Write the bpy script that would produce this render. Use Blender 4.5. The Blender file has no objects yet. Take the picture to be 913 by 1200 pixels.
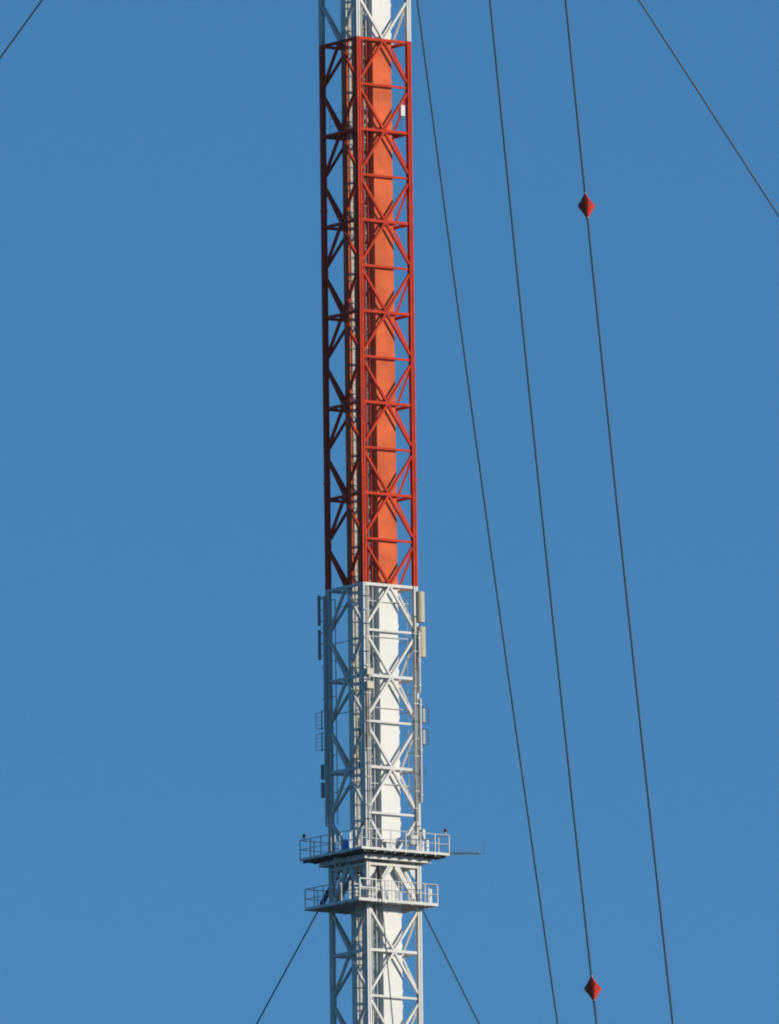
import bpy, math, random
from mathutils import Vector, Matrix
random.seed(7)
R = math.radians
scene = bpy.context.scene
col = scene.collection

# ------------------------------------------------------------------ camera
K = 0.045                                     # metres per photo pixel at the mast
D = 1250.0
zc = 1.7 + D*math.tan(R(8.6))
cam_loc = Vector((0, -D, 1.7))
f_px = math.hypot(D, zc-1.7)/K
fw = (Vector((22.2*K, 0, zc)) - cam_loc).normalized()
R0 = fw.cross(Vector((0, 0, 1))).normalized(); U0 = R0.cross(fw)
rho = R(0.69)
rr = R0*math.cos(rho) - U0*math.sin(rho); uu = U0*math.cos(rho) + R0*math.sin(rho)
cd = bpy.data.cameras.new('camera'); cam = bpy.data.objects.new('camera', cd); col.objects.link(cam)
m = Matrix((rr, uu, -fw)).transposed().to_4x4(); m.translation = cam_loc
cam.matrix_world = m
cd.sensor_fit = 'VERTICAL'; cd.sensor_height = 24; cd.lens = 24*f_px/1200
cd.clip_start = 1; cd.clip_end = 60000
scene.camera = cam

# ------------------------------------------------------------------ sky, sun, exposure
SUN_AZ, SUN_EL = R(103.5), R(14)
world = bpy.data.worlds.new('World'); scene.world = world; world.use_nodes = True
nt = world.node_tree; nt.nodes.clear()
wo = nt.nodes.new('ShaderNodeOutputWorld'); bg = nt.nodes.new('ShaderNodeBackground')
sky = nt.nodes.new('ShaderNodeTexSky'); sky.sky_type = 'NISHITA'; sky.sun_disc = False
sky.sun_elevation = SUN_EL; sky.sun_rotation = SUN_AZ
sky.altitude = 300; sky.air_density = 1.0; sky.dust_density = 0.25; sky.ozone_density = 2.2
tc = nt.nodes.new('ShaderNodeTexCoord')
ad = nt.nodes.new('ShaderNodeVectorMath'); ad.operation = 'MULTIPLY_ADD'
ad.inputs[1].default_value = (1, 1, 1.3); ad.inputs[2].default_value = (0, 0, 0.225)   # clear deep air: no milky band low down
nt.links.new(tc.outputs['Generated'], ad.inputs[0]); nt.links.new(ad.outputs[0], sky.inputs[0])
hs = nt.nodes.new('ShaderNodeHueSaturation'); hs.inputs['Saturation'].default_value = 1.29; hs.inputs['Hue'].default_value = 0.498; hs.inputs['Value'].default_value = 1.19
nt.links.new(sky.outputs[0], hs.inputs['Color']); nt.links.new(hs.outputs[0], bg.inputs[0]); nt.links.new(bg.outputs[0], wo.inputs[0])
bg.inputs[1].default_value = 0.15
sd = bpy.data.lights.new('sun', 'SUN'); sun = bpy.data.objects.new('sun', sd); col.objects.link(sun)
sd.energy = 3.85; sd.angle = R(0.5); sd.color = (1.0, 0.92, 0.78)
sdir = Vector((math.sin(SUN_AZ)*math.cos(SUN_EL), math.cos(SUN_AZ)*math.cos(SUN_EL), math.sin(SUN_EL)))
sun.rotation_euler = (-sdir).to_track_quat('-Z', 'Y').to_euler()
scene.view_settings.view_transform = 'Standard'; scene.view_settings.look = 'None'
scene.cycles.filter_width = 2.0
scene.view_settings.exposure = 0.0; scene.view_settings.gamma = 1.0

# ------------------------------------------------------------------ materials
def mat(name, c, rough=0.5, metal=0.0, var=0.12, scale=2.5, stain=None, spec=0.4, bump=0.0):
    mt = bpy.data.materials.new(name); mt.use_nodes = True
    n = mt.node_tree; b = n.nodes['Principled BSDF']
    b.inputs['Roughness'].default_value = rough; b.inputs['Metallic'].default_value = metal
    b.inputs['Specular IOR Level'].default_value = spec
    t = n.nodes.new('ShaderNodeTexCoord')
    ns = n.nodes.new('ShaderNodeTexNoise'); ns.inputs['Scale'].default_value = scale; ns.inputs['Detail'].default_value = 6
    n.links.new(t.outputs['Object'], ns.inputs['Vector'])
    rp = n.nodes.new('ShaderNodeValToRGB')
    rp.color_ramp.elements[0].position = 0.35; rp.color_ramp.elements[1].position = 0.68
    rp.color_ramp.elements[0].color = tuple(x*(1-var) for x in c)+(1,)
    rp.color_ramp.elements[1].color = tuple(min(1, x*(1+var*0.6)) for x in c)+(1,)
    n.links.new(ns.outputs['Fac'], rp.inputs['Fac'])
    out = rp.outputs[0]
    if stain:                                 # runs of dirt and rust, stretched down the steel
        mp = n.nodes.new('ShaderNodeMapping'); mp.inputs['Scale'].default_value = (9, 9, 0.55)
        n.links.new(t.outputs['Object'], mp.inputs['Vector'])
        n2 = n.nodes.new('ShaderNodeTexNoise'); n2.inputs['Scale'].default_value = 1.4; n2.inputs['Detail'].default_value = 5
        n.links.new(mp.outputs[0], n2.inputs['Vector'])
        r2 = n.nodes.new('ShaderNodeValToRGB'); r2.color_ramp.elements[0].position = 0.56; r2.color_ramp.elements[1].position = 0.74
        r2.color_ramp.elements[1].color = (0.45, 0.45, 0.45, 1)
        n.links.new(n2.outputs['Fac'], r2.inputs['Fac'])
        mx = n.nodes.new('ShaderNodeMixRGB'); mx.inputs[2].default_value = tuple(stain)+(1,)
        n.links.new(r2.outputs[0], mx.inputs[0]); n.links.new(out, mx.inputs[1]); out = mx.outputs[0]
    n.links.new(out, b.inputs['Base Color'])
    if bump:
        bp = n.nodes.new('ShaderNodeBump'); bp.inputs['Strength'].default_value = bump; bp.inputs['Distance'].default_value = 0.02
        n.links.new(ns.outputs['Fac'], bp.inputs['Height']); n.links.new(bp.outputs[0], b.inputs['Normal'])
    return mt
RED = mat('red_paint', (0.64, 0.062, 0.024), 0.75, spec=0.1, var=0.18, stain=(0.36, 0.045, 0.02), scale=1.2)
ORANGE = mat('faded_orange_paint', (0.80, 0.158, 0.056), 0.75, spec=0.1, var=0.2, stain=(0.50, 0.085, 0.03), scale=0.9, bump=0.25)
WHITE = mat('white_paint', (0.69, 0.68, 0.63), 0.5, var=0.12, stain=(0.42, 0.38, 0.30), scale=1.2)
WHITEP = mat('white_sheet_paint', (0.81, 0.79, 0.73), 0.55, var=0.06, stain=(0.66, 0.62, 0.52), scale=0.9, bump=0.25)
CABLE = mat('cable_sheath', (0.80, 0.77, 0.68), 0.6, var=0.08, scale=3)
GREY = mat('galvanised_steel', (0.40, 0.41, 0.40), 0.55, 0.3, var=0.2, scale=4)
LGREY = mat('light_grey_enamel', (0.52, 0.53, 0.52), 0.5, var=0.08)
BEIGE = mat('beige_radome', (0.50, 0.44, 0.31), 0.55, var=0.08, scale=1.5)
CREAM = mat('cream_plastic', (0.66, 0.58, 0.42), 0.55, var=0.06)
DARK = mat('dark_steel', (0.075, 0.085, 0.085), 0.6, 0.2, var=0.3, scale=5)
PANELG = mat('weathered_radome', (0.30, 0.33, 0.32), 0.6, var=0.2)
ROPE = mat('steel_rope', (0.075, 0.12, 0.13), 0.6, 0.1, var=0.3, scale=9)
RUST = mat('rusty_cable_clamp', (0.33, 0.17, 0.07), 0.8, var=0.35, scale=3)
MARK = mat('marker_fabric', (0.60, 0.048, 0.024), 0.8, spec=0.1, var=0.25, scale=3)
GLASSRED = mat('red_lens', (0.16, 0.012, 0.012), 0.3)
BLUE = mat('blue_plastic', (0.03, 0.24, 0.70), 0.4)
CONC = mat('concrete', (0.35, 0.34, 0.31), 0.9, var=0.2)
GROUND = mat('field_grass', (0.032, 0.045, 0.022), 0.95, var=0.4, scale=0.01)

# ------------------------------------------------------------------ mesh helpers
class MB:
    def __init__(s): s.v = []; s.f = []; s.mi = []; s.cur = 0
    def add(s, vs, fs):
        n = len(s.v); s.v += [tuple(v) for v in vs]; s.f += [tuple(i+n for i in f) for f in fs]; s.mi += [s.cur]*len(fs)
    def box(s, a, b):
        x0, x1 = sorted((a[0], b[0])); y0, y1 = sorted((a[1], b[1])); z0, z1 = sorted((a[2], b[2]))
        s.add([(x0,y0,z0),(x1,y0,z0),(x1,y1,z0),(x0,y1,z0),(x0,y0,z1),(x1,y0,z1),(x1,y1,z1),(x0,y1,z1)],
              [(3,2,1,0),(4,5,6,7),(0,1,5,4),(1,2,6,5),(2,3,7,6),(3,0,4,7)])
    def prism(s, prof, p0, p1, ax, ay):       # profile [(a,b)] in axes ax, ay swept from p0 to p1
        p0 = Vector(p0); p1 = Vector(p1); n = len(prof)
        vs = [p0+ax*a+ay*b for a, b in prof]+[p1+ax*a+ay*b for a, b in prof]
        fs = [(i, (i+1) % n, n+(i+1) % n, n+i) for i in range(n)]
        fs += [tuple(range(n-1, -1, -1)), tuple(range(n, 2*n))]
        s.add(vs, fs)
    def bar(s, p0, p1, w, d, nrm=(0, 0, 1)):  # rectangular bar, depth d along nrm
        p0 = Vector(p0); p1 = Vector(p1); t = (p1-p0).normalized(); nv = Vector(nrm)
        nv = (nv-t*nv.dot(t)).normalized(); sv = t.cross(nv)
        s.prism([(-w/2,-d/2),(w/2,-d/2),(w/2,d/2),(-w/2,d/2)], p0, p1, sv, nv)
    def angle(s, p0, p1, w, d, nrm, pref, th=.02):  # L section: flange on the outside (nrm), leg turned inwards along the edge nearest pref
        p0 = Vector(p0); p1 = Vector(p1); t = (p1-p0).normalized(); nv = Vector(nrm).normalized(); sv = t.cross(nv).normalized()
        if sv.dot(Vector(pref)) < 0: sv = -sv
        pr = [(-w/2,d/2),(w/2,d/2),(w/2,-d/2),(w/2-th,-d/2),(w/2-th,d/2-th),(-w/2,d/2-th)]
        s.prism(pr, p0, p1, sv, nv)
    def tube(s, pts, r, n=8, cap=True):
        pts = [Vector(p) for p in pts]; rs = r if isinstance(r, (list, tuple)) else [r]*len(pts)
        t0 = (pts[1]-pts[0]).normalized(); a = t0.orthogonal().normalized(); vs = []
        for i, p in enumerate(pts):
            t = (pts[min(i+1, len(pts)-1)]-pts[max(i-1, 0)]).normalized()
            a = (a-t*a.dot(t)).normalized(); b = t.cross(a)
            vs += [p+(a*math.cos(2*math.pi*k/n)+b*math.sin(2*math.pi*k/n))*rs[i] for k in range(n)]
        fs = [(i*n+k, i*n+(k+1) % n, (i+1)*n+(k+1) % n, (i+1)*n+k) for i in range(len(pts)-1) for k in range(n)]
        if cap: fs += [tuple(range(n-1, -1, -1)), tuple(range((len(pts)-1)*n, len(pts)*n))]
        s.add(vs, fs)
    def build(s, name, mats, parent=None, bevel=0, smooth=False):
        me = bpy.data.meshes.new(name); me.from_pydata(s.v, [], s.f); me.validate(); me.update()
        if not isinstance(mats, (list, tuple)): mats = [mats]
        for m_ in mats: me.materials.append(m_)
        if len(mats) > 1:
            for p, i in zip(me.polygons, s.mi): p.material_index = i
        if smooth:
            for p in me.polygons: p.use_smooth = True
        o = bpy.data.objects.new(name, me); col.objects.link(o)
        if parent: o.parent = parent
        if bevel:
            bv = o.modifiers.new('bevel', 'BEVEL'); bv.width = bevel; bv.segments = 2; bv.limit_method = 'ANGLE'
        return o
def tag(o, label=None, cat=None, group=None, kind=None):
    if label: o['label'] = label
    if cat: o['category'] = cat
    if group: o['group'] = group
    if kind: o['kind'] = kind
    return o
def empty(name, loc=(0, 0, 0), rz=0):
    o = bpy.data.objects.new(name, None); o.location = loc; o.rotation_euler = (0, 0, rz); col.objects.link(o); return o
PSI = R(35)
ROT = Matrix.Rotation(PSI, 4, 'Z')
def W(u, v, z=0): return ROT @ Vector((u, v, z))       # mast axes -> world
def root_at(name, u, v, z): return empty(name, W(u, v, z), PSI)   # a thing fixed to the mast, with the mast's own axes

# ------------------------------------------------------------------ ground
g = MB(); N = 48
g.add([(0, 0, 0)]+[(9000*math.cos(2*math.pi*i/N), 9000*math.sin(2*math.pi*i/N), 0) for i in range(N)],
      [(0, i+1, (i+1) % N+1) for i in range(N)])
tag(g.build('ground', GROUND), kind='structure')

# ------------------------------------------------------------------ the mast
H = 39*K                                       # half the outer width of the lattice
A = 0.245                                      # leg width
PITCH = 4.854
Z0 = 215.745                                   # ring at the upper paint change
def zr(k): return Z0-PITCH*k
ZT, ZB = zr(0)+0.075, zr(6)+0.075              # red section between these heights
mast = empty('lattice_mast', (0, 0, 0), PSI)
tag(mast, 'tall square lattice mast painted red above white, with two railed platforms low in the picture', 'mast')
def leg_profile():
    a = A/2; gw = 0.022; gd = 0.045; P = []
    for q in range(4):                         # box section with a groove down the middle of every face
        c, s_ = math.cos(q*math.pi/2), math.sin(q*math.pi/2)
        for x, y in [(-a, -a), (-gw, -a), (-gw, -a+gd), (gw, -a+gd), (gw, -a)]:
            P.append((x*c-y*s_, x*s_+y*c))
    return P
LP = leg_profile(); AX, AY = Vector((1, 0, 0)), Vector((0, 1, 0))
CORN = [(-1, -1), (1, -1), (1, 1), (-1, 1)]
def leg(mb, sx, sy, z0, z1, splices=()):
    x, y = sx*(H-A/2), sy*(H-A/2)
    mb.prism(LP, (x, y, z0), (x, y, z1), AX, AY)
    for z in splices:
        e = A/2+0.022
        mb.box((x-e, y-e, z-0.05), (x+e, y+e, z+0.05))
for (z0, z1, m_, lb) in ((ZT, zr(-1.5), WHITE, 'white upper leg'), (ZB, ZT, RED, 'red leg'), (zr(11.5), ZB, WHITE, 'white lower leg')):
    for sx, sy in CORN:
        mb = MB(); sp = [z for z in [zr(k)+0.9 for k in range(-1, 12, 3)] if z0+0.2 < z < z1-0.2]
        leg(mb, sx, sy, z0+0.001, z1-0.001, sp)
        mb.build('leg', m_, mast)['label'] = lb
FACES = [((0, -1), (1, 0)), ((1, 0), (0, 1)), ((0, 1), (-1, 0)), ((-1, 0), (0, -1))]   # outward normal, run direction
PREF = [(-1, 0, 0), (0, -1, 0), (1, 0, 0), (0, -1, 0)]
IN = H-0.115                                   # plane of the bracing
def fp(face, s, z, off=0.0):
    n, t = face; return Vector((n[0]*(IN+off)+t[0]*s, n[1]*(IN+off)+t[1]*s, z))
LS = H-A                                       # clear half run between legs
def strut(mb, fc, z, w=0.15, d=0.13, off=0):
    n = Vector((fc[0][0], fc[0][1], 0))
    p0, p1 = fp(fc, -LS-0.02, z, off), fp(fc, LS+0.02, z, off)
    mb.bar(p0, p1, w, d, n)
def brace_arm(mb, fc, k, sgn_s, sgn_z, w=0.122):
    n = Vector((fc[0][0], fc[0][1], 0)); z = zr(k)
    c = fp(fc, 0.05*sgn_s, z+0.09*sgn_z, 0.012); e = fp(fc, sgn_s*(LS-0.01), z+sgn_z*(PITCH/2-0.28), 0.012)
    mb.angle(c, e, w, 0.145, n, PREF[FACES.index(fc)])
def gusset(mb, fc, z, up=True, dn=True):
    n, t = fc; n = Vector((n[0], n[1], 0)); t = Vector((t[0], t[1], 0))
    a0 = -0.26 if dn else 0.0; a1 = 0.26 if up else 0.0
    c = fp(fc, 0, z, -0.06)
    pr = [(-0.14, a0), (0.14, a0), (0.22, 0), (0.14, a1), (-0.14, a1), (-0.22, 0)]
    if not dn: pr = [(-0.22, 0), (0.22, 0), (0.14, a1), (-0.14, a1)]
    if not up: pr = [(-0.14, a0), (0.14, a0), (0.22, 0), (-0.22, 0)]
    mb.prism(pr, c-n*0.008, c+n*0.008, t, Vector((0, 0, 1)))
def knee(mb, fc, z, s):                        # plate where two braces meet the leg at mid bay
    n, t = fc; n = Vector((n[0], n[1], 0)); t = Vector((t[0], t[1], 0))
    c = fp(fc, s*LS, z, -0.02)
    mb.prism([(0, -0.42), (-0.09*s, -0.36), (-0.09*s, 0.36), (0, 0.42)], c-n*0.012, c+n*0.012, t, Vector((0, 0, 1)))
for k in range(-1, 12):
    red = 0 <= k < 6
    for i, fc in enumerate(FACES):
        mb = MB(); strut(mb, fc, zr(k)); mb.build('horizontal_strut', RED if red else WHITE, mast)
        for dz in ((1, -1),) if k not in (0, 6) else ((1,), (-1,)):
            up, dn = 1 in dz, -1 in dz
            mm = (RED if red else WHITE) if k not in (0, 6) else ((WHITE if up else RED) if k == 0 else (RED if up else WHITE))
            mb = MB(); w = 0.125
            if k == 9:
                if up: w = 0.125
            for q in dz:
                ww = 0.20 if (k == 9 and q == -1) else 0.122
                for s_ in (-1, 1): brace_arm(mb, fc, k, s_, q, ww)
            gusset(mb, fc, zr(k), up, dn)
            mb.build('cross_brace' if len(dz) == 2 else 'vee_brace', mm, mast)
for k in range(-1, 11):
    z = zr(k+0.5); m_ = RED if 0 <= k < 6 else WHITE
    if k == 9: continue
    if k != 8:
        mb = MB(); strut(mb, FACES[0], z, 0.12, 0.10, -0.01)
        mb.build('mid_strut', m_, mast)
    else:
        mb = MB(); strut(mb, FACES[0], z, 0.12, 0.10, -0.01); mb.build('mid_strut', m_, mast)
    for fc in FACES:
        for s_ in (-1, 1):
            mb = MB(); knee(mb, fc, z, s_); mb.build('gusset_plate', m_, mast)
# inner shaft: a narrow tall duct running right through the lattice from face to face
SU0, SU1, SV0, SV1 = 27*K-H, 53.5*K-H, 6.6*K-H, 71*K-H
def shaft_piece(z0, z1, m_):
    mb = MB(); mb.box((SU0, SV0, z0), (SU1, SV1, z1))
    o = mb.build('shaft', m_, mast); zz = z0
    # flanged joints and small bolted cleats along the two front edges
    cl = MB(); step = PITCH/6; z = math.ceil(z0/step)*step
    while z < z1-0.1:
        cl.box((SU1-0.01, SV0+0.02, z), (SU1+(0.055 if m_ is WHITEP else 0.035), SV0+0.11, z+(0.2 if m_ is WHITEP else 0.12))); z += step
    cl.build('edge_cleats', m_, o)['kind'] = 'stuff'
    return o
shaft_piece(ZT, zr(-1.5), WHITEP)['label'] = 'white upper length of the inner shaft'
shaft_piece(ZB, ZT-0.002, ORANGE)['label'] = 'orange length of the inner shaft'
shaft_piece(zr(11.5), ZB-0.002, WHITEP)['label'] = 'white lower length of the inner shaft'
for k in range(-1, 12):                        # ties from the lattice to the shaft
    m_ = RED if 0 <= k < 6 else WHITE
    for (x0, x1) in ((-IN+0.06, SU0), (SU1, IN-0.06)):
        for y in (-0.55, 0.55):
            mb = MB(); mb.bar((x0, y, zr(k)-0.02), (x1, y, zr(k)-0.02), 0.09, 0.09); mb.build('shaft_tie', m_, mast)
    mb = MB(); mb.bar((-IN+0.1, 0.05, zr(k)-0.13), (SU0, -0.75, zr(k)-0.13), 0.10, 0.06); mb.build('diagonal_tie', m_, mast)
# climbing ladder beside the front leg
def ladder(u0, u1, v, z0, z1, m_, name='ladder', rung=0.30, rr_=0.010, rail=0.045, par=None):
    mb = MB()
    for u in (u0, u1): mb.box((u-rail/2, v-0.03, z0), (u+rail/2, v+0.03, z1))
    z = z0+0.1
    while z < z1:
        mb.box((u0, v-rr_, z-rr_), (u1, v+rr_, z+rr_)); z += rung
    return mb.build(name, m_, par or mast)
for z0, z1, m_ in ((ZT, zr(-1.5), WHITE), (ZB, ZT, RED), (zr(11.5), ZB, WHITE)):
    ladder(20.5*K-H, 25.6*K-H, 17*K-H, z0, z1, m_)
    mb = MB(); mb.tube([(17*K-H, 5.6*K-H, z0), (17*K-H, 5.6*K-H, z1)], 0.034); mb.build('conduit', m_, mast)
    mb = MB(); mb.tube([(9.2*K-H, 3.2*K-H, z0), (9.2*K-H, 3.2*K-H, z1)], 0.04); mb.build('conduit', m_, mast, smooth=False)
# dark feeder run with pale clips, close behind the front leg
mb = MB(); mb.box((14.0*K-H, 9.0*K-H, zr(11.5)), (16.4*K-H, 9.0*K-H+0.03, zr(-1.5))); mb.build('dark_feeder', DARK, mast)
mb = MB(); z = zr(11.4); i = 0
while z < zr(-1.4):
    hgt = random.choice((0.05, 0.05, 0.09, 0.14)); mb.box((13.7*K-H, 9.0*K-H-0.03, z), ((15.0+1.6*random.random())*K-H, 9.0*K-H-0.005, z+hgt)); z += random.choice((0.2, 0.24, 0.3, 0.42)); i += 1
mb.build('feeder_clips', CABLE, mast)['kind'] = 'stuff'
# cable feeders hanging beside the ladder, seen between its rungs
for q, u in enumerate((12.6, 14.6)):
    pts = []; z = zr(11.5)
    while z < zr(-1.5):
        pts.append((u*K-H+random.uniform(-.02, .02), 11.5*K-H+random.uniform(-.02, .02), z)); z += 0.9
    mb = MB(); mb.tube(pts, 0.026+0.008*q, 6); mb.build('feeder_cable', CABLE if q else DARK, mast)
# cable tray inside the left face: painted backing plate, bundled white cables, clamps
TU0, TV = 3.9*K-H, 27.5*K-H
for z0, z1, m_ in ((ZT, zr(-1.5), WHITE), (ZB, ZT, ORANGE), (zr(11.5), ZB, WHITE)):
    mb = MB(); mb.box((TU0, TV, z0), (TU0+0.29, TV+0.03, z1)); mb.box((TU0-0.02, TV-0.05, z0), (TU0, TV+0.03, z1))
    mb.build('cable_tray', m_, mast)
for q in range(4):
    pts = []; z = zr(11.5); j = 0
    while z < zr(-1.5):
        pts.append((TU0+0.14+q*0.042+random.uniform(-.002, .002), TV-0.045-0.02*(q % 2), z)); z += 0.6
    mb = MB(); mb.tube(pts, 0.021, 6); mb.build('feeder_cable', CABLE, mast)
mb = MB(); z = zr(11.4)
while z < zr(-1.4):
    mb.box((TU0+0.12, TV-0.09, z), (TU0+0.30, TV-0.07, z+0.03)); z += 0.34
mb.build('cable_clips', CABLE, mast)['kind'] = 'stuff'
z = zr(11.4)
while z < zr(-1.4):
    mb = MB(); mb.box((TU0+0.0, TV-0.11, z), (TU0+0.36, TV-0.085, z+0.07)); mb.box((TU0+0.34, TV-0.11, z), (TU0+0.38, TV+0.2, z+0.07))
    mb.build('cable_clamp', DARK, mast); z += PITCH/4
# dark bracket pairs on the shaft side behind the tray
for k in range(-1, 11):
    for dz in (0.6, 1.9, 3.3):
        mb = MB(); mb.box((SU0-0.12, -1.0, zr(k)+dz), (SU0, -0.72, zr(k)+dz+0.09)); mb.build('shaft_bracket', DARK if k > 5 else RED, mast)

# lattice above and below the frame, down to its footing and up to its top
def far_lattice(kk, name, lab):
    mb = MB()
    for k in kk:
        for z0, z1 in ((zr(k+0.5), zr(k-0.5)),):
            mb.cur = 0 if (k//6) % 2 else 1
            for sx, sy in CORN: leg(mb, sx, sy, z0, z1)
            for fc in FACES:
                strut(mb, fc, zr(k))
                for q in (1, -1):
                    for s_ in (-1, 1): brace_arm(mb, fc, k, s_, q)
            mb.box((SU0, SV0, z0), (SU1, SV1, z1))
    o = mb.build(name, [WHITE, RED], mast); o['label'] = lab; o['kind'] = 'stuff'
far_lattice(range(12, 44), 'lower_lattice', 'lattice of the mast running on down to the ground')
far_lattice(range(-30, -1), 'upper_lattice', 'lattice of the mast running on up to its top')
mb = MB(); mb.box((-3, -3, 0.0), (3, 3, zr(43.5)+0.05)); mb.build('footing', CONC, mast)

# inspection floor inside the lattice at the second ring
fz = zr(1)
fl = MB(); e = LS-0.02
for a, b in (((-e, -e), (SU0-0.01, e)), ((SU1+0.01, -e), (e, e))):
    fl.box((a[0], a[1], fz-0.04), (b[0], b[1], fz+0.0))
floor1 = fl.build('inspection_floor', DARK, mast)
for (u0, u1, v) in ((-1.35, SU0-0.1, -1.3), (SU1+0.1, 1.35, 1.3)): pass
def hoop(pts, r=0.014, name='hand_loop', m_=GREY, par=None):
    mb = MB(); mb.tube(pts, r, 6); return mb.build(name, m_, par)
hoop([(-1.4, 1.30, fz), (-1.4, 1.30, fz+1.05), (-1.4, 0.2, fz+1.25), (-1.4, 0.2, fz)], par=floor1)
hoop([(-1.4, 1.30, fz+0.5), (-1.4, 0.2, fz+0.62)], par=floor1)
hoop([(-1.4, 1.30, fz+0.95), (-0.6, 1.3, fz+0.95), (-0.6, 1.3, fz)], par=floor1)
hoop([(1.45, -1.2, fz), (1.45, -1.2, fz+1.3), (1.45, 0.4, fz+1.15), (1.45, 0.4, fz)], par=floor1)
hoop([(1.45, -1.2, fz+0.5), (1.45, 0.4, fz+0.5)], par=floor1)

# ------------------------------------------------------------------ platforms (parts of the mast)
def platform(zb, u0, u1, v0, v1, toe, rail_h, nposts, name_label, joist=True):
    """open deck round the lattice: rim, plates, joists, posts and rails"""
    dk = MB(); zt = zb+toe; th = 0.03
    dk.box((u0, v0, zb), (u1, v0+0.05, zt)); dk.box((u0, v1-0.05, zb), (u1, v1, zt))
    dk.box((u0, v0+0.05, zb), (u0+0.05, v1-0.05, zt)); dk.box((u1-0.05, v0+0.05, zb), (u1, v1-0.05, zt))
    deck = dk.build('platform', WHITE, mast); deck['label'] = name_label
    fl = MB(); hh = H+0.03
    fl.box((u0+0.05, v0+0.05, zb+0.012), (u1-0.05, SV0-0.02, zb+0.03)); fl.box((u0+0.05, SV1+0.02, zb+0.012), (u1-0.05, v1-0.05, zb+0.03))
    fl.box((u0+0.05, SV0-0.02, zb+0.012), (SU0-0.02, SV1+0.02, zb+0.03)); fl.box((SU1+0.02, SV0-0.02, zb+0.012), (u1-0.05, SV1+0.02, zb+0.03))                      # floor plates outside the lattice, with the lattice left open
    fl.box((u0+0.05, v0+0.05, zb+0.05), (u1-0.05, -hh, zb+0.05+th)); fl.box((u0+0.05, hh, zb+0.05), (u1-0.05, v1-0.05, zb+0.05+th))
    fl.box((u0+0.05, -hh, zb+0.05), (-hh, hh, zb+0.05+th)); fl.box((hh, -hh, zb+0.05), (u1-0.05, hh, zb+0.05+th))
    e = LS-0.04
    fl.box((-e, -e, zb+0.05), (SU0-0.02, e, zb+0.05+th)); fl.box((SU1+0.02, -e, zb+0.05), (e, e, zb+0.05+th))
    fl.build('deck_plates', GREY, deck)
    runs = [((u0, v0), (u1, v0)), ((u1, v0), (u1, v1)), ((u1, v1), (u0, v1)), ((u0, v1), (u0, v0))]
    zt2 = zb+rail_h
    for (a, b) in runs:
        a = Vector(a); b = Vector(b); t = (b-a).normalized(); nn = Vector((t.y, -t.x))
        for i in range(nposts):
            p = a.lerp(b, i/nposts)-nn*0.02+t*0.02
            mb = MB(); mb.box((p.x-0.022, p.y-0.022, zb-0.06 if i else zb+0.002), (p.x+0.022, p.y+0.022, zt2-0.02)); mb.build('rail_post', WHITE, deck)
        for hz, r in ((zt2, 0.026), (zb+rail_h*0.54, 0.02)):
            mb = MB(); a2 = a-nn*0.02; b2 = b-nn*0.02
            mb.box((min(a2.x, b2.x)-0.02, min(a2.y, b2.y)-0.02, hz-r), (max(a2.x, b2.x)+0.02, max(a2.y, b2.y)+0.02, hz+r)) if False else mb.tube([(a2.x, a2.y, hz), (b2.x, b2.y, hz)], r, 6)
            mb.build('rail', WHITE, deck)
    return deck
UP = platform(172.32, -2.82, 2.82, -2.86, 2.86, 0.13, 1.09, 6, 'wide upper platform with white railings')
LO = platform(169.64, -2.78, 2.29, -2.50, 2.50, 0.15, 1.14, 6, 'smaller lower platform with white railings')
# under the upper platform: joists, the deep collar beam and its hangers
for i in range(9):
    x = -2.6+i*0.65
    for v0, v1 in ((-2.8, -H-0.04), (H+0.04, 2.8)):
        mb = MB(); mb.box((x-0.04, v0, 172.20), (x+0.04, v1, 172.315)); mb.build('joist', DARK, UP)
    for u0, u1 in ((-2.76, -H-0.04), (H+0.04, 2.76)):
        mb = MB(); mb.box((u0, x-0.04, 172.225), (u1, x+0.04, 172.318)); mb.build('joist', DARK, UP)
cz0, cz1, ch = 171.955, 172.195, 2.10
mb = MB()
for a, b in (((-ch, -ch), (ch, -ch+0.10)), ((-ch, ch-0.10), (ch, ch)), ((-ch, -ch+0.10), (-ch+0.10, ch-0.10)), ((ch-0.10, -ch+0.10), (ch, ch-0.10))):
    mb.box((a[0], a[1], cz0+0.035), (b[0], b[1], cz1-0.03))
o_ = 0.035
for z0, z1 in ((cz0, cz0+0.035), (cz1-0.03, cz1)):
    mb.box((-ch-o_, -ch-o_, z0), (ch+o_, -ch+0.13, z1)); mb.box((-ch-o_, ch-0.13, z0), (ch+o_, ch+o_, z1))
    mb.box((-ch-o_, -ch+0.13, z0), (-ch+0.13, ch-0.13, z1)); mb.box((ch-0.13, -ch+0.13, z0), (ch+o_, ch-0.13, z1))
cb = mb.build('collar_beam', WHITE, mast)
for i in range(8):
    mb = MB(); x = -1.8+i*0.5; mb.box((x-0.02, -ch-0.05, cz0+0.1), (x+0.02, -ch-0.002, cz1-0.032)); mb.build('stiffener', GREY, cb)
    mb = MB(); mb.box((-ch-0.05, x-0.02, cz0+0.1), (-ch-0.002, x+0.02, cz1-0.032)); mb.build('stiffener', GREY, cb)
for fc in FACES:
    mb = MB(); strut(mb, fc, 171.75, 0.13, 0.16, 0.02); mb.build('sub_beam', WHITE, mast)
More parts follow.
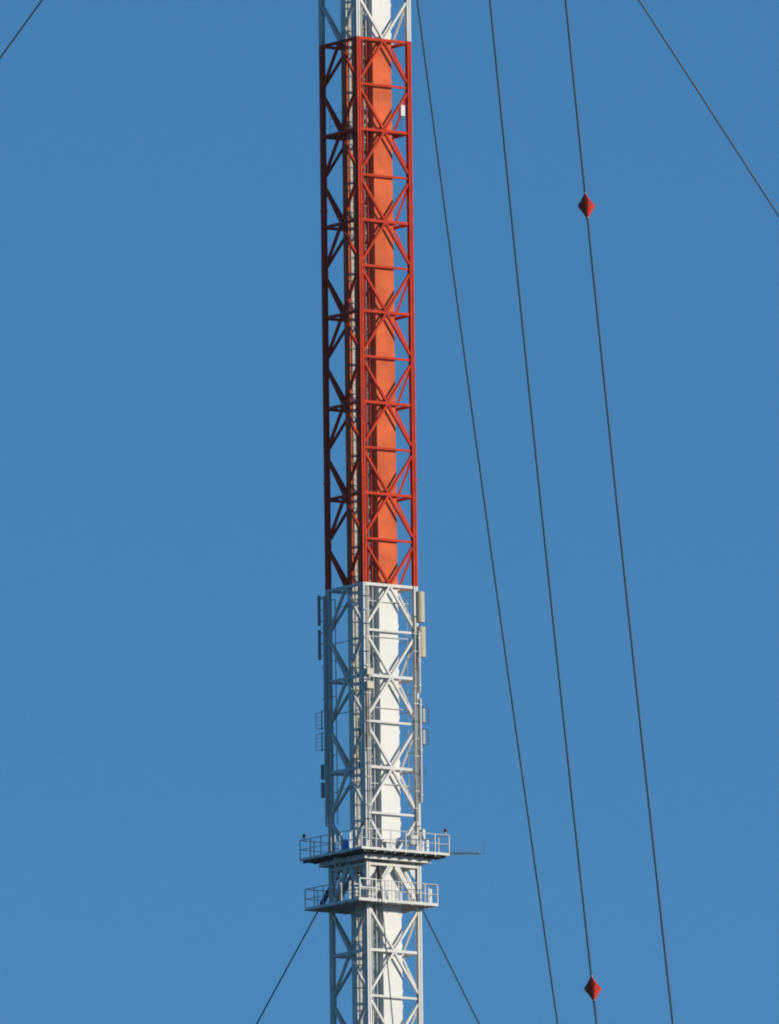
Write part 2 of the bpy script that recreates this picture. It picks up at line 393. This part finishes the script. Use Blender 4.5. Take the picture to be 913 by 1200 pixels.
# heavy knee braces and plates carrying the guy pull between the platforms
for fc in FACES:
    n = Vector((fc[0][0], fc[0][1], 0))
    for s_ in (-1, 1):
        mb = MB(); mb.angle(fp(fc, s_*0.12, 171.66, 0.03), fp(fc, s_*(LS-0.06), 169.9, 0.03), 0.19, 0.16, n, PREF[FACES.index(fc)], 0.03); mb.build('guy_frame_brace', WHITE, mast)
    for s_ in (-1, 1):
        t = Vector((fc[1][0], fc[1][1], 0)); c = fp(fc, s_*(LS-0.02), 171.6, 0.0)
        mb = MB(); mb.prism([(0, 0), (-0.42*s_, 0), (-0.30*s_, -0.28), (0, -0.55)], c-n*0.014, c+n*0.014, t, Vector((0, 0, 1))); mb.build('gusset_plate', WHITE, mast)
mb = MB(); mb.prism([(-0.16, 0.50), (0.12, 0.50), (0.20, 0.1), (0.16, -0.30), (0.02, -0.48), (-0.12, -0.35), (-0.18, 0.1)],
                    (-0.78, -1.05, 171.48), (-0.78, -1.02, 171.48), Vector((1, 0, 0)), Vector((0, 0, 1))); mb.build('hanger_plate', LGREY, mast)
mb = MB(); mb.prism([(-0.10, 0.50), (0.08, 0.50), (0.14, 0.1), (0.10, -0.30), (-0.08, -0.35), (-0.12, 0.1)],
                    (-1.62, 0.35, 171.48), (-1.59, 0.35, 171.48), Vector((0, 1, 0)), Vector((0, 0, 1))); mb.build('hanger_plate', LGREY, mast)
# lower platform: raised gate at the front corner and close bars beside it
mb = MB(); g0, g1 = -2.74, -1.70
for u in (g0, g1): mb.box((u-0.035, -2.545, 169.80), (u+0.035, -2.515, 170.83))
for z in (170.80, 170.34): mb.box((g0-0.035, -2.55, z-0.03), (g1+0.035, -2.513, z+0.03))
mb.build('gate', WHITE, LO)
mb = MB()
for i in range(7):
    x = -1.30+i*0.22; mb.box((x-0.012, -2.46, 169.80), (x+0.012, -2.436, 170.74))
mb.box((-1.32, -2.455, 170.50), (0.05, -2.44, 170.525)); mb.box((-1.32, -2.455, 170.05), (0.05, -2.44, 170.075))
mb.build('infill_bars', LGREY, LO)['kind'] = 'stuff'
# short flat stanchions standing on the decks
for (par, z0, pts) in ((LO, 169.74, [(-2.35, 0.65, 0.95), (-2.35, -0.22, 1.0), (-2.35, -1.08, 1.05), (1.95, -2.3, 0.82), (0.5, -2.3, 0.62), (-0.2, -2.3, 0.55)]),
                       (UP, 172.42, [(-2.5, 0.56, 0.9), (-2.5, -1.4, 0.95), (1.35, -2.5, 0.62), (1.80, -2.3, 0.72)])):
    for (u, v, h) in pts:
        mb = MB(); mb.box((u-0.075, v-0.02, z0), (u+0.075, v+0.02, z0+h)); mb.box((u-0.09, v-0.05, z0-0.01), (u+0.09, v+0.05, z0+0.02)); mb.build('stanchion', WHITE, par)
ladder(-2.48, -2.18, 0.10, 169.7, 173.4, WHITE, 'access_ladder', 0.24, 0.026, 0.04, LO)
ladder(-2.45, -2.17, -1.62, 169.72, 170.75, WHITE, 'access_ladder', 0.2, 0.024, 0.04, LO)

# ------------------------------------------------------------------ guy ropes
PHI = 6.5
AZ = {'front': PHI, 'right': 120+PHI, 'left': -120+PHI}
def dirv(az): a = R(az); return Vector((math.sin(a), -math.cos(a), 0))
def guy(name, label, az, zfun, r0, rend, rad, grp, n=60):
    d = dirv(az); root = empty(name, d*rend)
    tag(root, label, 'guy rope', grp)
    pts = [d*(r0+(rend-r0)*i/n)-d*rend+Vector((0, 0, zfun(r0+(rend-r0)*i/n))) for i in range(n+1)]
    mb = MB(); mb.tube(pts, rad, 8); mb.build('rope', ROPE, root, smooth=True)
    mb = MB(); mb.box((-1.2, -1.2, -0.3), (1.2, 1.2, 1.4)); mb.build('anchor_block', CONC, root, bevel=0.1)
    return root
G1 = lambda c: (lambda r: c-1.6*r)
sock = {}
for nm, az, c, lab, r0 in (('l', AZ['left'], 175.0, 'short guy rope slanting down to the left from the lower platform', 2.35),
                       ('r', AZ['right'], 174.75, 'short guy rope slanting down to the right from the lower platform', 1.75),
                       ('f', AZ['front'], 174.55, 'thin guy rope hanging in front of the lower white lattice from the lower platform', 1.75)):
    zf = G1(c); rend = (c-1.2)/1.6
    gr = guy('guy_rope', lab, az, zf, r0, rend, 0.038 if nm != 'f' else 0.03, None, 8)
    d = dirv(az)
    def P(r): return d*(r-rend)+Vector((0, 0, zf(r)))
    mb = MB()
    if nm == 'l':
        mb.tube([P(2.0), P(2.1), P(3.05), P(3.15)], [0.05, 0.12, 0.14, 0.05], 12); mb.build('socket', DARK, gr, smooth=True)
        mb = MB(); mb.tube([P(1.25), P(2.0)], 0.06, 8); mb.build('clevis', GREY, gr)
    elif nm == 'r':
        mb.tube([P(1.45), P(1.6), P(2.75), P(2.85)], [0.08, 0.16, 0.16, 0.06], 14); mb.build('socket', WHITE, gr, smooth=True)
        mb = MB(); c0 = P(1.75)+Vector((0.42, 0, 0.0)); mb.tube([c0+Vector((0.17*math.cos(t*math.pi/8), 0, 0.17*math.sin(t*math.pi/8))) for t in range(17)], 0.04, 8); mb.build('shackle', WHITE, gr, smooth=True)
    else:
        mb.tube([P(1.7), P(1.78), P(2.3), P(2.38)], [0.05, 0.11, 0.12, 0.04], 12); mb.build('socket', DARK, gr, smooth=True)
zA = lambda r: 242.551-1.20381*r+0.000900728*r*r
guy('guy_rope', 'first long guy rope right of the mast, plain, running nearly straight down beside it', AZ['front'], zA, 1.8, 246, 0.047, None)
guy('guy_rope', 'guy rope crossing the top right corner, slanting steeply down to the right', AZ['right'], lambda r: 241.45-1.187*r+0.0001*r*r, 1.8, 206, 0.045, None)
guy('guy_rope', 'guy rope crossing only the top left corner, slanting down to the left', AZ['left'], lambda r: 241.74-1.183*r+0.0001*r*r, 1.8, 206, 0.045, None)
zB = lambda r: 303.764-1.82748*r+0.00225332*r*r
zC = lambda r: 359.951-1.98712*r+0.00220012*r*r
guy('guy_rope', 'middle of the three long guy ropes, its red marker near the bottom', AZ['front'], zB, 1.8, 233, 0.052, None)
guy('guy_rope', 'rightmost of the three long guy ropes, its red marker near the top', AZ['front'], zC, 1.8, 250, 0.052, None)

# red diamond day markers threaded on the two outer ropes
def marker(zf, r, label):
    d = dirv(AZ['front']); p = d*r+Vector((0, 0, zf(r)))
    t = (d+Vector((0, 0, zf(r+0.5)-zf(r-0.5)))).normalized()
    root = empty('cable_marker', p)
    zx = -t; xx = Vector((1, 0.28, 0)); xx = (xx-zx*xx.dot(zx)).normalized(); yx = zx.cross(xx)
    root.rotation_euler = Matrix((xx, yx, zx)).transposed().to_euler()
    tag(root, label, 'cable marker', 'red markers on the guy ropes')
    hh, rad = MK_H, MK_R
    for s_, nm in ((1, 'upper_pyramid'), (-1, 'lower_pyramid')):   # four cloth facets stretched over a square hoop
        mb = MB(); nf = 16
        def ring(f_, z):                                 # slightly rounded square
            out = []
            for i in range(nf):
                a_ = 2*math.pi*i/nf; c_, s2 = abs(math.cos(a_)), abs(math.sin(a_)); r_ = f_/((c_**1.45+s2**1.45)**(1/1.45))
                out.append((r_*math.cos(a_), r_*math.sin(a_), z))
            return out
        rows = [(rad, 0.004*s_)]+[(0.05+(rad-0.05)*(1-i/5)*(1-0.06*math.sin(math.pi*i/5)), hh*s_*i/5) for i in range(1, 6)]
        for f_, z in rows: mb.v += ring(f_, z)
        for j in range(5):
            for i in range(nf):
                q = (j*nf+i, j*nf+(i+1) % nf, (j+1)*nf+(i+1) % nf, (j+1)*nf+i)
                mb.f.append(q if s_ > 0 else q[::-1]); mb.mi.append(0)
        top = tuple(range(5*nf, 6*nf)); bot = tuple(range(nf-1, -1, -1))
        mb.f += [top, bot] if s_ > 0 else [top[::-1], bot[::-1]]; mb.mi += [0, 0]
        o = mb.build(nm, MARK, root)
    mb = MB(); mb.tube([(0, 0, hh-0.02), (0, 0, hh+0.06)], 0.075, 10); mb.build('rope_clip', GREY, root)
    mb = MB(); mb.tube([(0, 0, -hh-0.06), (0, 0, -hh+0.02)], 0.075, 10); mb.build('rope_clip', GREY, root)
MK_H, MK_R = 0.78, 0.43
MK = [(zC, 94.69, 'red diamond shaped marker high on the rightmost long guy rope'), (zB, 93.1, 'red diamond shaped marker low on the middle long guy rope')]

for a in MK: marker(*a)

# ------------------------------------------------------------------ aerials and boxes on the white section
def panel(u, v, z0, z1, w, d, m_, label, face, arm, grp):
    """upright panel aerial with end caps, pipe and two brackets; face 'l' (outward -u) or 'r' (outward -v)"""
    h = z1-z0; root = root_at('panel_antenna', u, v, z0); tag(root, label, 'antenna', grp)
    mb = MB(); pr = []
    for i in range(9): a = math.pi+i*math.pi/8; pr.append((w/2*math.cos(a), d*0.45*math.sin(a)))
    pr += [(w/2, d*0.55), (-w/2, d*0.55)]
    ax, ay = (AX, AY) if face == 'r' else (Vector((0, 1, 0)), Vector((1, 0, 0)))
    mb.prism(pr, (0, 0, 0.02), (0, 0, h-0.02), ax, ay); mb.build('radome', m_, root)
    for z in (0, h-0.018):
        mb = MB(); mb.prism([(a*1.04, b*1.04) for a, b in pr], (0, 0, z), (0, 0, z+0.018), ax, ay); mb.build('end_cap', GREY, root)
    for z in (h*0.14, h*0.52, h*0.9):
        mb = MB(); mb.bar(ay*(d*0.5)+Vector((0, 0, z)), Vector(arm)+Vector((0, 0, z)), 0.05, 0.05, (0, 0, 1)); mb.build('bracket', GREY, root)
    a = Vector(arm); mb = MB(); mb.tube([a+Vector((0, 0, -0.15)), a+Vector((0, 0, h+0.15))], 0.035, 8); mb.build('mounting_pipe', WHITE, root)
gL = 'grey panel antennas seen edge on beside the left leg'; gR = 'beige panel antennas on the right leg'
panel(-1.80, 2.30, 184.85, 186.45, 0.15, 0.14, PANELG, 'grey narrow panel antenna beside the left leg, just below the red section', 'l', (0.22, -0.52, 0), gL)
panel(-1.80, 2.30, 183.03, 184.62, 0.15, 0.14, PANELG, 'second grey narrow panel antenna beside the left leg, below the topmost one', 'l', (0.22, -0.50, 0), gL)
panel(1.90, -1.80, 184.80, 186.42, 0.46, 0.26, BEIGE, 'beige panel antenna on the right leg, just below the red section', 'r', (-0.05, 0.28, 0), gR)
panel(1.94, -1.80, 182.95, 184.56, 0.46, 0.26, BEIGE, 'second beige panel antenna on the right leg, hanging below the upper one', 'r', (-0.07, 0.28, 0), gR)
for (z0, z1, lb) in ((176.62, 177.42, 'small grey panel antenna clamped to the left leg, upper one of a close pair'), (175.64, 176.46, 'small grey panel antenna clamped to the left leg, lower one of a close pair')):
    root = root_at('panel_antenna', -1.86, 1.98, z0); tag(root, lb, 'antenna', 'small grey panels on the left leg')
    mb = MB(); mb.box((-0.07, -0.04, 0), (0.06, 0.14, z1-z0)); mb.build('casing', PANELG, root, bevel=0.015)
    for z in (0.12, z1-z0-0.15):
        mb = MB(); mb.box((0.05, -0.26, z), (0.08, 0.02, z+0.04)); mb.build('bracket', GREY, root)
for (z0, z1, u, lb) in ((181.0, 184.3, 1.70, 'short slim white pole aerial on the right leg behind the beige antennas'), (175.15, 180.75, 1.73, 'long slim white pole aerial down the outside of the right leg')):
    root = root_at('pole_antenna', u+0.02, -1.86, z0); tag(root, lb, 'antenna', 'slim white pole aerials on the right leg')
    mb = MB(); mb.tube([(0, 0, 0), (0, 0, 0.1), (0, 0, z1-z0-0.08), (0, 0, z1-z0)], [0.045, 0.062, 0.062, 0.03], 10); mb.build('radome', WHITE, root, smooth=True)
    for z in (0.4, (z1-z0)*0.5, z1-z0-0.4):
        mb = MB(); mb.box((-0.09, -0.07, z), (0.08, 0.12, z+0.05)); mb.build('clamp', GREY, root)
def loop_aerial(u, v, z0, z1, sgn, label):
    """wire grid dipole on arms: outer loop, three rungs, mast pipe"""
    h = z1-z0; root = root_at('grid_antenna', u, v, z0); tag(root, label, 'antenna', 'wire grid aerials beside the mast')
    if sgn < 0: ex = Vector((-0.28*0.2, 0.47, 0)); arm = Vector((0.03, -0.42, 0))
    else: ex = Vector((0.34, 0, 0)); arm = Vector((-0.34, 0.0, 0))
    mb = MB(); mb.tube([(0, 0, -0.09), (0, 0, h+0.09)], 0.03, 8); mb.build('pipe', DARK, root)
    mb = MB(); mb.tube([Vector((0, 0, 0.0)), ex*0.9, ex+Vector((0, 0, 0.05)), ex+Vector((0, 0, h-0.05)), ex*0.9+Vector((0, 0, h)), Vector((0, 0, h))], 0.016, 6); mb.build('loop', DARK, root)
    for q in (0.25, 0.5, 0.75):
        mb = MB(); mb.tube([Vector((0, 0, h*q)), ex+Vector((0, 0, h*q))], 0.010, 6); mb.build('rung', DARK, root)
    if sgn > 0:
        mb = MB(); mb.box((-0.02, -0.03, 0.02), (0.10, -0.02, h-0.02)); mb.build('reflector', BEIGE, root)
    for z in (0.0, h):
        mb = MB(); mb.tube([Vector((0, 0, z)), arm+Vector((0, 0, z))], 0.014, 6); mb.build('arm', DARK, root)
loop_aerial(2.00, -1.75, 179.47, 180.25, 1, 'upper wire grid antenna sticking out right of the right leg')
loop_aerial(1.99, -1.75, 178.30, 179.10, 1, 'lower wire grid antenna sticking out right of the right leg')
loop_aerial(-1.75, 2.21, 179.38, 180.22, -1, 'upper wire grid antenna sticking out left of the left leg')
loop_aerial(-1.75, 2.21, 178.24, 179.10, -1, 'lower wire grid antenna sticking out left of the left leg')
# round wire hoop aerial lower on the right leg
root = root_at('hoop_antenna', 1.93, -1.78, 176.85); tag(root, 'round thin wire hoop antenna hung on the right leg above the platforms', 'antenna')
mb = MB(); mb.tube([(0.20*math.cos(t*math.pi/10), 0, 0.27*math.sin(t*math.pi/10)) for t in range(21)], 0.012, 6); mb.build('hoop', DARK, root)
mb = MB(); mb.tube([(-0.30, 0, 0), (0.20, 0, 0)], 0.014, 6); mb.build('arm', DARK, root)
# cream junction boxes on the front leg
for z0, h, lb in ((181.72, 0.36, 'cream junction box on the front leg, upper one of two'), (181.0, 0.39, 'cream junction box on the front leg, lower one of two')):
    root = root_at('junction_box', -1.56, -1.90, z0); tag(root, lb, 'junction box', 'cream boxes on the front leg')
    mb = MB(); mb.box((-0.21, -0.12, 0), (0.21, 0.10, h)); mb.build('casing', CREAM, root, bevel=0.015)
    mb = MB(); mb.box((-0.19, -0.132, 0.02), (0.19, -0.121, h-0.02)); mb.build('lid', CREAM, root)
    mb = MB(); mb.box((-0.1, 0.09, 0.08), (0.1, 0.17, h-0.08)); mb.build('bracket', GREY, root)
# thin horizontal rails and upright poles that carry the aerials, and rusty feeders (parts of the mast)
for z in (185.75, 183.87, 180.10, 176.06):
    mb = MB(); mb.tube([(-1.30, -1.52, z), (1.36, -1.52, z)], 0.030, 6); mb.build('aerial_rail', WHITE, mast)
    mb = MB(); mb.tube([(-1.36, -1.2, z-0.05), (-1.36, 1.42, z-0.05)], 0.022, 6); mb.build('aerial_rail', GREY, mast)
    mb = MB(); mb.tube([(1.60, -1.2, z-0.02), (1.60, 1.42, z-0.02)], 0.022, 6); mb.build('aerial_rail', GREY, mast)
mb = MB(); mb.tube([(-1.4, 1.36, 174.2), (-1.4, 1.36, 186.2)], 0.028, 6); mb.build('aerial_pole', GREY, mast)
mb = MB(); mb.tube([(1.6, -0.93, 174.9), (1.6, -0.93, 186.15)], 0.028, 6); mb.build('aerial_pole', GREY, mast)
for z in (186.15, 182.9, 181.0, 177.9, 175.9, 175.1):
    mb = MB(); mb.tube([(-1.4, 1.36, z), (-1.6, 1.55, z-0.02)], 0.022, 6); mb.build('pole_arm', GREY, mast)
    mb = MB(); mb.tube([(1.6, -0.93, z), (1.62, -1.55, z-0.02)], 0.022, 6); mb.build('pole_arm', GREY, mast)
for u, z0, z1, m_, r in ((-1.655, 177.7, 181.0, RUST, 0.032), (-1.50, 174.5, 186.5, CABLE, 0.026), (-1.58, 182.1, 186.5, CABLE, 0.024), (-1.60, 173.0, 178.6, CABLE, 0.028), (-1.43, 173.0, 181.6, LGREY, 0.022)):
    pts = [(u+random.uniform(-.012, .012), -1.80+random.uniform(-.01, .01), z0+(z1-z0)*i/12) for i in range(13)]
    mb = MB(); mb.tube(pts, r, 6); mb.build('feeder_cable', m_, mast)
for i in range(17):
    z = 174.1+i*0.74; mb = MB(); mb.box((-1.72, -1.845, z), (-1.40, -1.77, z+0.04)); mb.build('cable_clamp', GREY if i % 2 else DARK, mast)
for z0, z1 in ((178.6, 179.5), (177.3, 178.3), (176.9, 177.2)):
    pts = [(-1.80, -1.25+random.uniform(-.01, .01), z0+(z1-z0)*i/6) for i in range(7)]
    mb = MB(); mb.tube(pts, 0.035, 6); mb.build('rusty_feeder', RUST, mast)
for x, y, z0, z1, m_ in ((1.50, -1.80, 173.2, 185.0, CABLE), (1.60, -1.80, 174.2, 182.4, LGREY), (1.42, -1.80, 176.4, 181.2, LGREY)):
    pts = [(x+random.uniform(-.014, .014), y+random.uniform(-.012, .012), z0+(z1-z0)*i/14) for i in range(15)]
    mb = MB(); mb.tube(pts, 0.026, 6); mb.build('feeder_cable', m_, mast)
for i in range(13):
    z = 173.9+i*0.93; mb = MB(); mb.box((1.38, -1.845, z), (1.68, -1.77, z+0.04)); mb.build('cable_clamp', GREY if i % 3 else DARK, mast)
mb = MB(); mb.tube([(-1.845, 1.77, 174.1), (-1.845, 1.77, 186.35)], 0.062, 8); mb.build('antenna_pipe', WHITE, mast)
mb = MB(); mb.tube([(-1.835, 1.64, 174.6), (-1.835, 1.64, 186.2)], 0.035, 6); mb.build('feeder_cable', LGREY, mast)
for z in (182.6, 180.9, 180.3, 186.3, 184.7):
    mb = MB(); mb.tube([(-1.80, 1.60, z), (-1.86, 2.02, z)], 0.02, 6); mb.build('step_bolt', DARK, mast)
# equipment box and coil beside the inspection floor, high in the red section
root = root_at('equipment_box', 1.30, -1.50, 211.80); tag(root, 'white equipment box inside the right leg high in the red section', 'box')
mb = MB(); mb.box((-0.175, -0.11, 0), (0.175, 0.11, 0.60)); mb.build('casing', WHITEP, root, bevel=0.02)
mb = MB(); mb.box((-0.15, -0.122, 0.03), (0.15, -0.111, 0.57)); mb.build('door', WHITEP, root)
mb = MB(); mb.box((0.17, -0.03, 0.25), (0.24, 0.03, 0.33)); mb.build('bracket', GREY, root)
root = root_at('cable_coil', -0.99, -1.36, 211.0); tag(root, 'bundle of loose cream and gold cable tied behind the front leg in the red section', 'cable bundle')
for q in range(4):
    mb = MB(); mb.tube([(-0.12+q*0.075+random.uniform(-.03, .03), random.uniform(-.02, .02), 1.55*i/12) for i in range(13)], 0.03, 6); mb.build('cable', CABLE if q % 2 else RUST if q == 2 else CREAM, root)
mb = MB(); mb.tube([(-0.16, 0, 0.4), (-0.05, -0.05, 0.25), (0.1, -0.05, 0.35), (0.13, 0, 0.6), (0.03, -0.05, 0.75)], 0.04, 8); mb.build('cable', CREAM, root)

# ------------------------------------------------------------------ things on the upper platform
def beacon(u, v, zbase, ztop, label):
    root = root_at('obstruction_light', u, v, zbase); tag(root, label, 'warning light', 'red obstruction lights on the upper platform'); h = ztop-zbase
    mb = MB(); mb.tube([(0, 0, 0), (0, 0, h*0.42), (0, 0, h*0.45)], [0.05, 0.05, 0.085], 10); mb.build('base', WHITE, root)
    mb = MB(); mb.tube([(0, 0, h*0.45), (0, 0, h*0.8), (0, 0, h*0.95), (0, 0, h)], [0.085, 0.09, 0.06, 0.02], 12); mb.build('lens', GLASSRED, root, smooth=True)
    mb = MB(); mb.tube([(0, 0, h*0.43), (0, 0, h*0.47)], 0.10, 12); mb.build('collar', DARK, root)
beacon(2.56, -2.84, 173.42, 173.74, 'red warning light on the right corner of the upper platform rail')
beacon(-2.80, 2.46, 173.42, 173.72, 'warning light on the left corner of the upper platform rail, in shade')
beacon(-2.70, -2.84, 173.42, 173.72, 'tiny red warning light on the front corner of the upper platform rail')
root = root_at('equipment_cabinet', 1.14, -1.93, 172.86); tag(root, 'pale grey round cornered cabinet behind the rail at the right leg', 'cabinet')
mb = MB(); mb.box((-0.27, -0.13, 0), (0.27, 0.12, 0.56)); mb.build('casing', LGREY, root, bevel=0.05)
mb = MB(); mb.box((-0.20, -0.142, 0.06), (0.20, -0.129, 0.50)); mb.build('door', LGREY, root)
for u in (-0.2, 0.2):
    mb = MB(); mb.box((u-0.02, -0.04, -0.45), (u+0.02, 0.04, 0.01)); mb.build('support', WHITE, root)
root = root_at('junction_box', 1.86, -1.80, 173.26); tag(root, 'small white box high on the outside of the right leg above the upper platform', 'junction box')
mb = MB(); mb.box((-0.09, -0.08, 0), (0.10, 0.08, 0.52)); mb.build('casing', WHITE, root, bevel=0.012)
mb = MB(); mb.box((-0.075, -0.091, 0.02), (0.085, -0.081, 0.50)); mb.build('lid', WHITE, root)
root = root_at('equipment_chest', -0.70, -2.35, 172.43); tag(root, 'flat grey chest standing on the upper platform in front of the shaft', 'box')
mb = MB(); mb.box((-0.30, -0.14, 0), (0.30, 0.14, 0.38)); mb.build('casing', GREY, root, bevel=0.015)
mb = MB(); mb.box((-0.31, -0.15, 0.385), (0.31, 0.15, 0.43)); mb.build('lid', GREY, root)
root = root_at('storage_drum', -2.12, -0.45, 172.42); tag(root, 'blue plastic drum standing on the left side of the upper platform', 'drum')
mb = MB(); mb.tube([(0, 0, 0), (0, 0, 0.02), (0, 0, 0.3), (0, 0, 0.33), (0, 0, 0.36), (0, 0, 0.62), (0, 0, 0.66)], [0.20, 0.22, 0.22, 0.235, 0.22, 0.22, 0.20], 18); mb.build('barrel', BLUE, root, smooth=True)
mb = MB(); mb.tube([(0, 0, 0.66), (0, 0, 0.69)], 0.19, 18); mb.build('lid', BLUE, root)
# boom with whip aerial off the right corner
root = root_at('whip_antenna', 2.82, -2.80, 172.45); tag(root, 'thin whip antenna on a long grey boom pointing right from the upper platform', 'antenna')
bd = ROT.inverted().to_3x3() @ Vector((1, -0.10, -0.03)); bd.normalize(); sd_ = bd.cross(Vector((0, 0, 1))).normalized()
mb = MB(); mb.bar(-bd*0.3, bd*1.58, 0.10, 0.09); mb.build('boom', GREY, root)
mb = MB(); mb.tube([bd*1.56+Vector((0, 0, 0.03)), bd*1.56+Vector((0, 0, 0.16))], 0.018, 6); mb.build('stub', GREY, root)
mb = MB(); mb.tube([bd*1.60, bd*1.84+Vector((0, 0, 0.0)), bd*1.86+Vector((0, 0, 0.04)), bd*1.87+Vector((0, 0, 0.62))], [0.010, 0.010, 0.010, 0.007], 6); mb.build('whip', DARK, root)

# ------------------------------------------------------------------ thin air between the camera and the mast
mb = MB(); mb.box((-9500, -9500, -1.0), (9500, 9500, 375))
hm = bpy.data.materials.new('air'); hm.use_nodes = True; n = hm.node_tree; n.nodes.clear()
ho = n.nodes.new('ShaderNodeOutputMaterial'); hv = n.nodes.new('ShaderNodeVolumePrincipled')
hv.inputs['Density'].default_value = 0.000014; hv.inputs['Color'].default_value = (0.62, 0.80, 1.0, 1); hv.inputs['Anisotropy'].default_value = 0.0
n.links.new(hv.outputs[0], ho.inputs['Volume'])
tag(mb.build('haze', hm), kind='stuff')
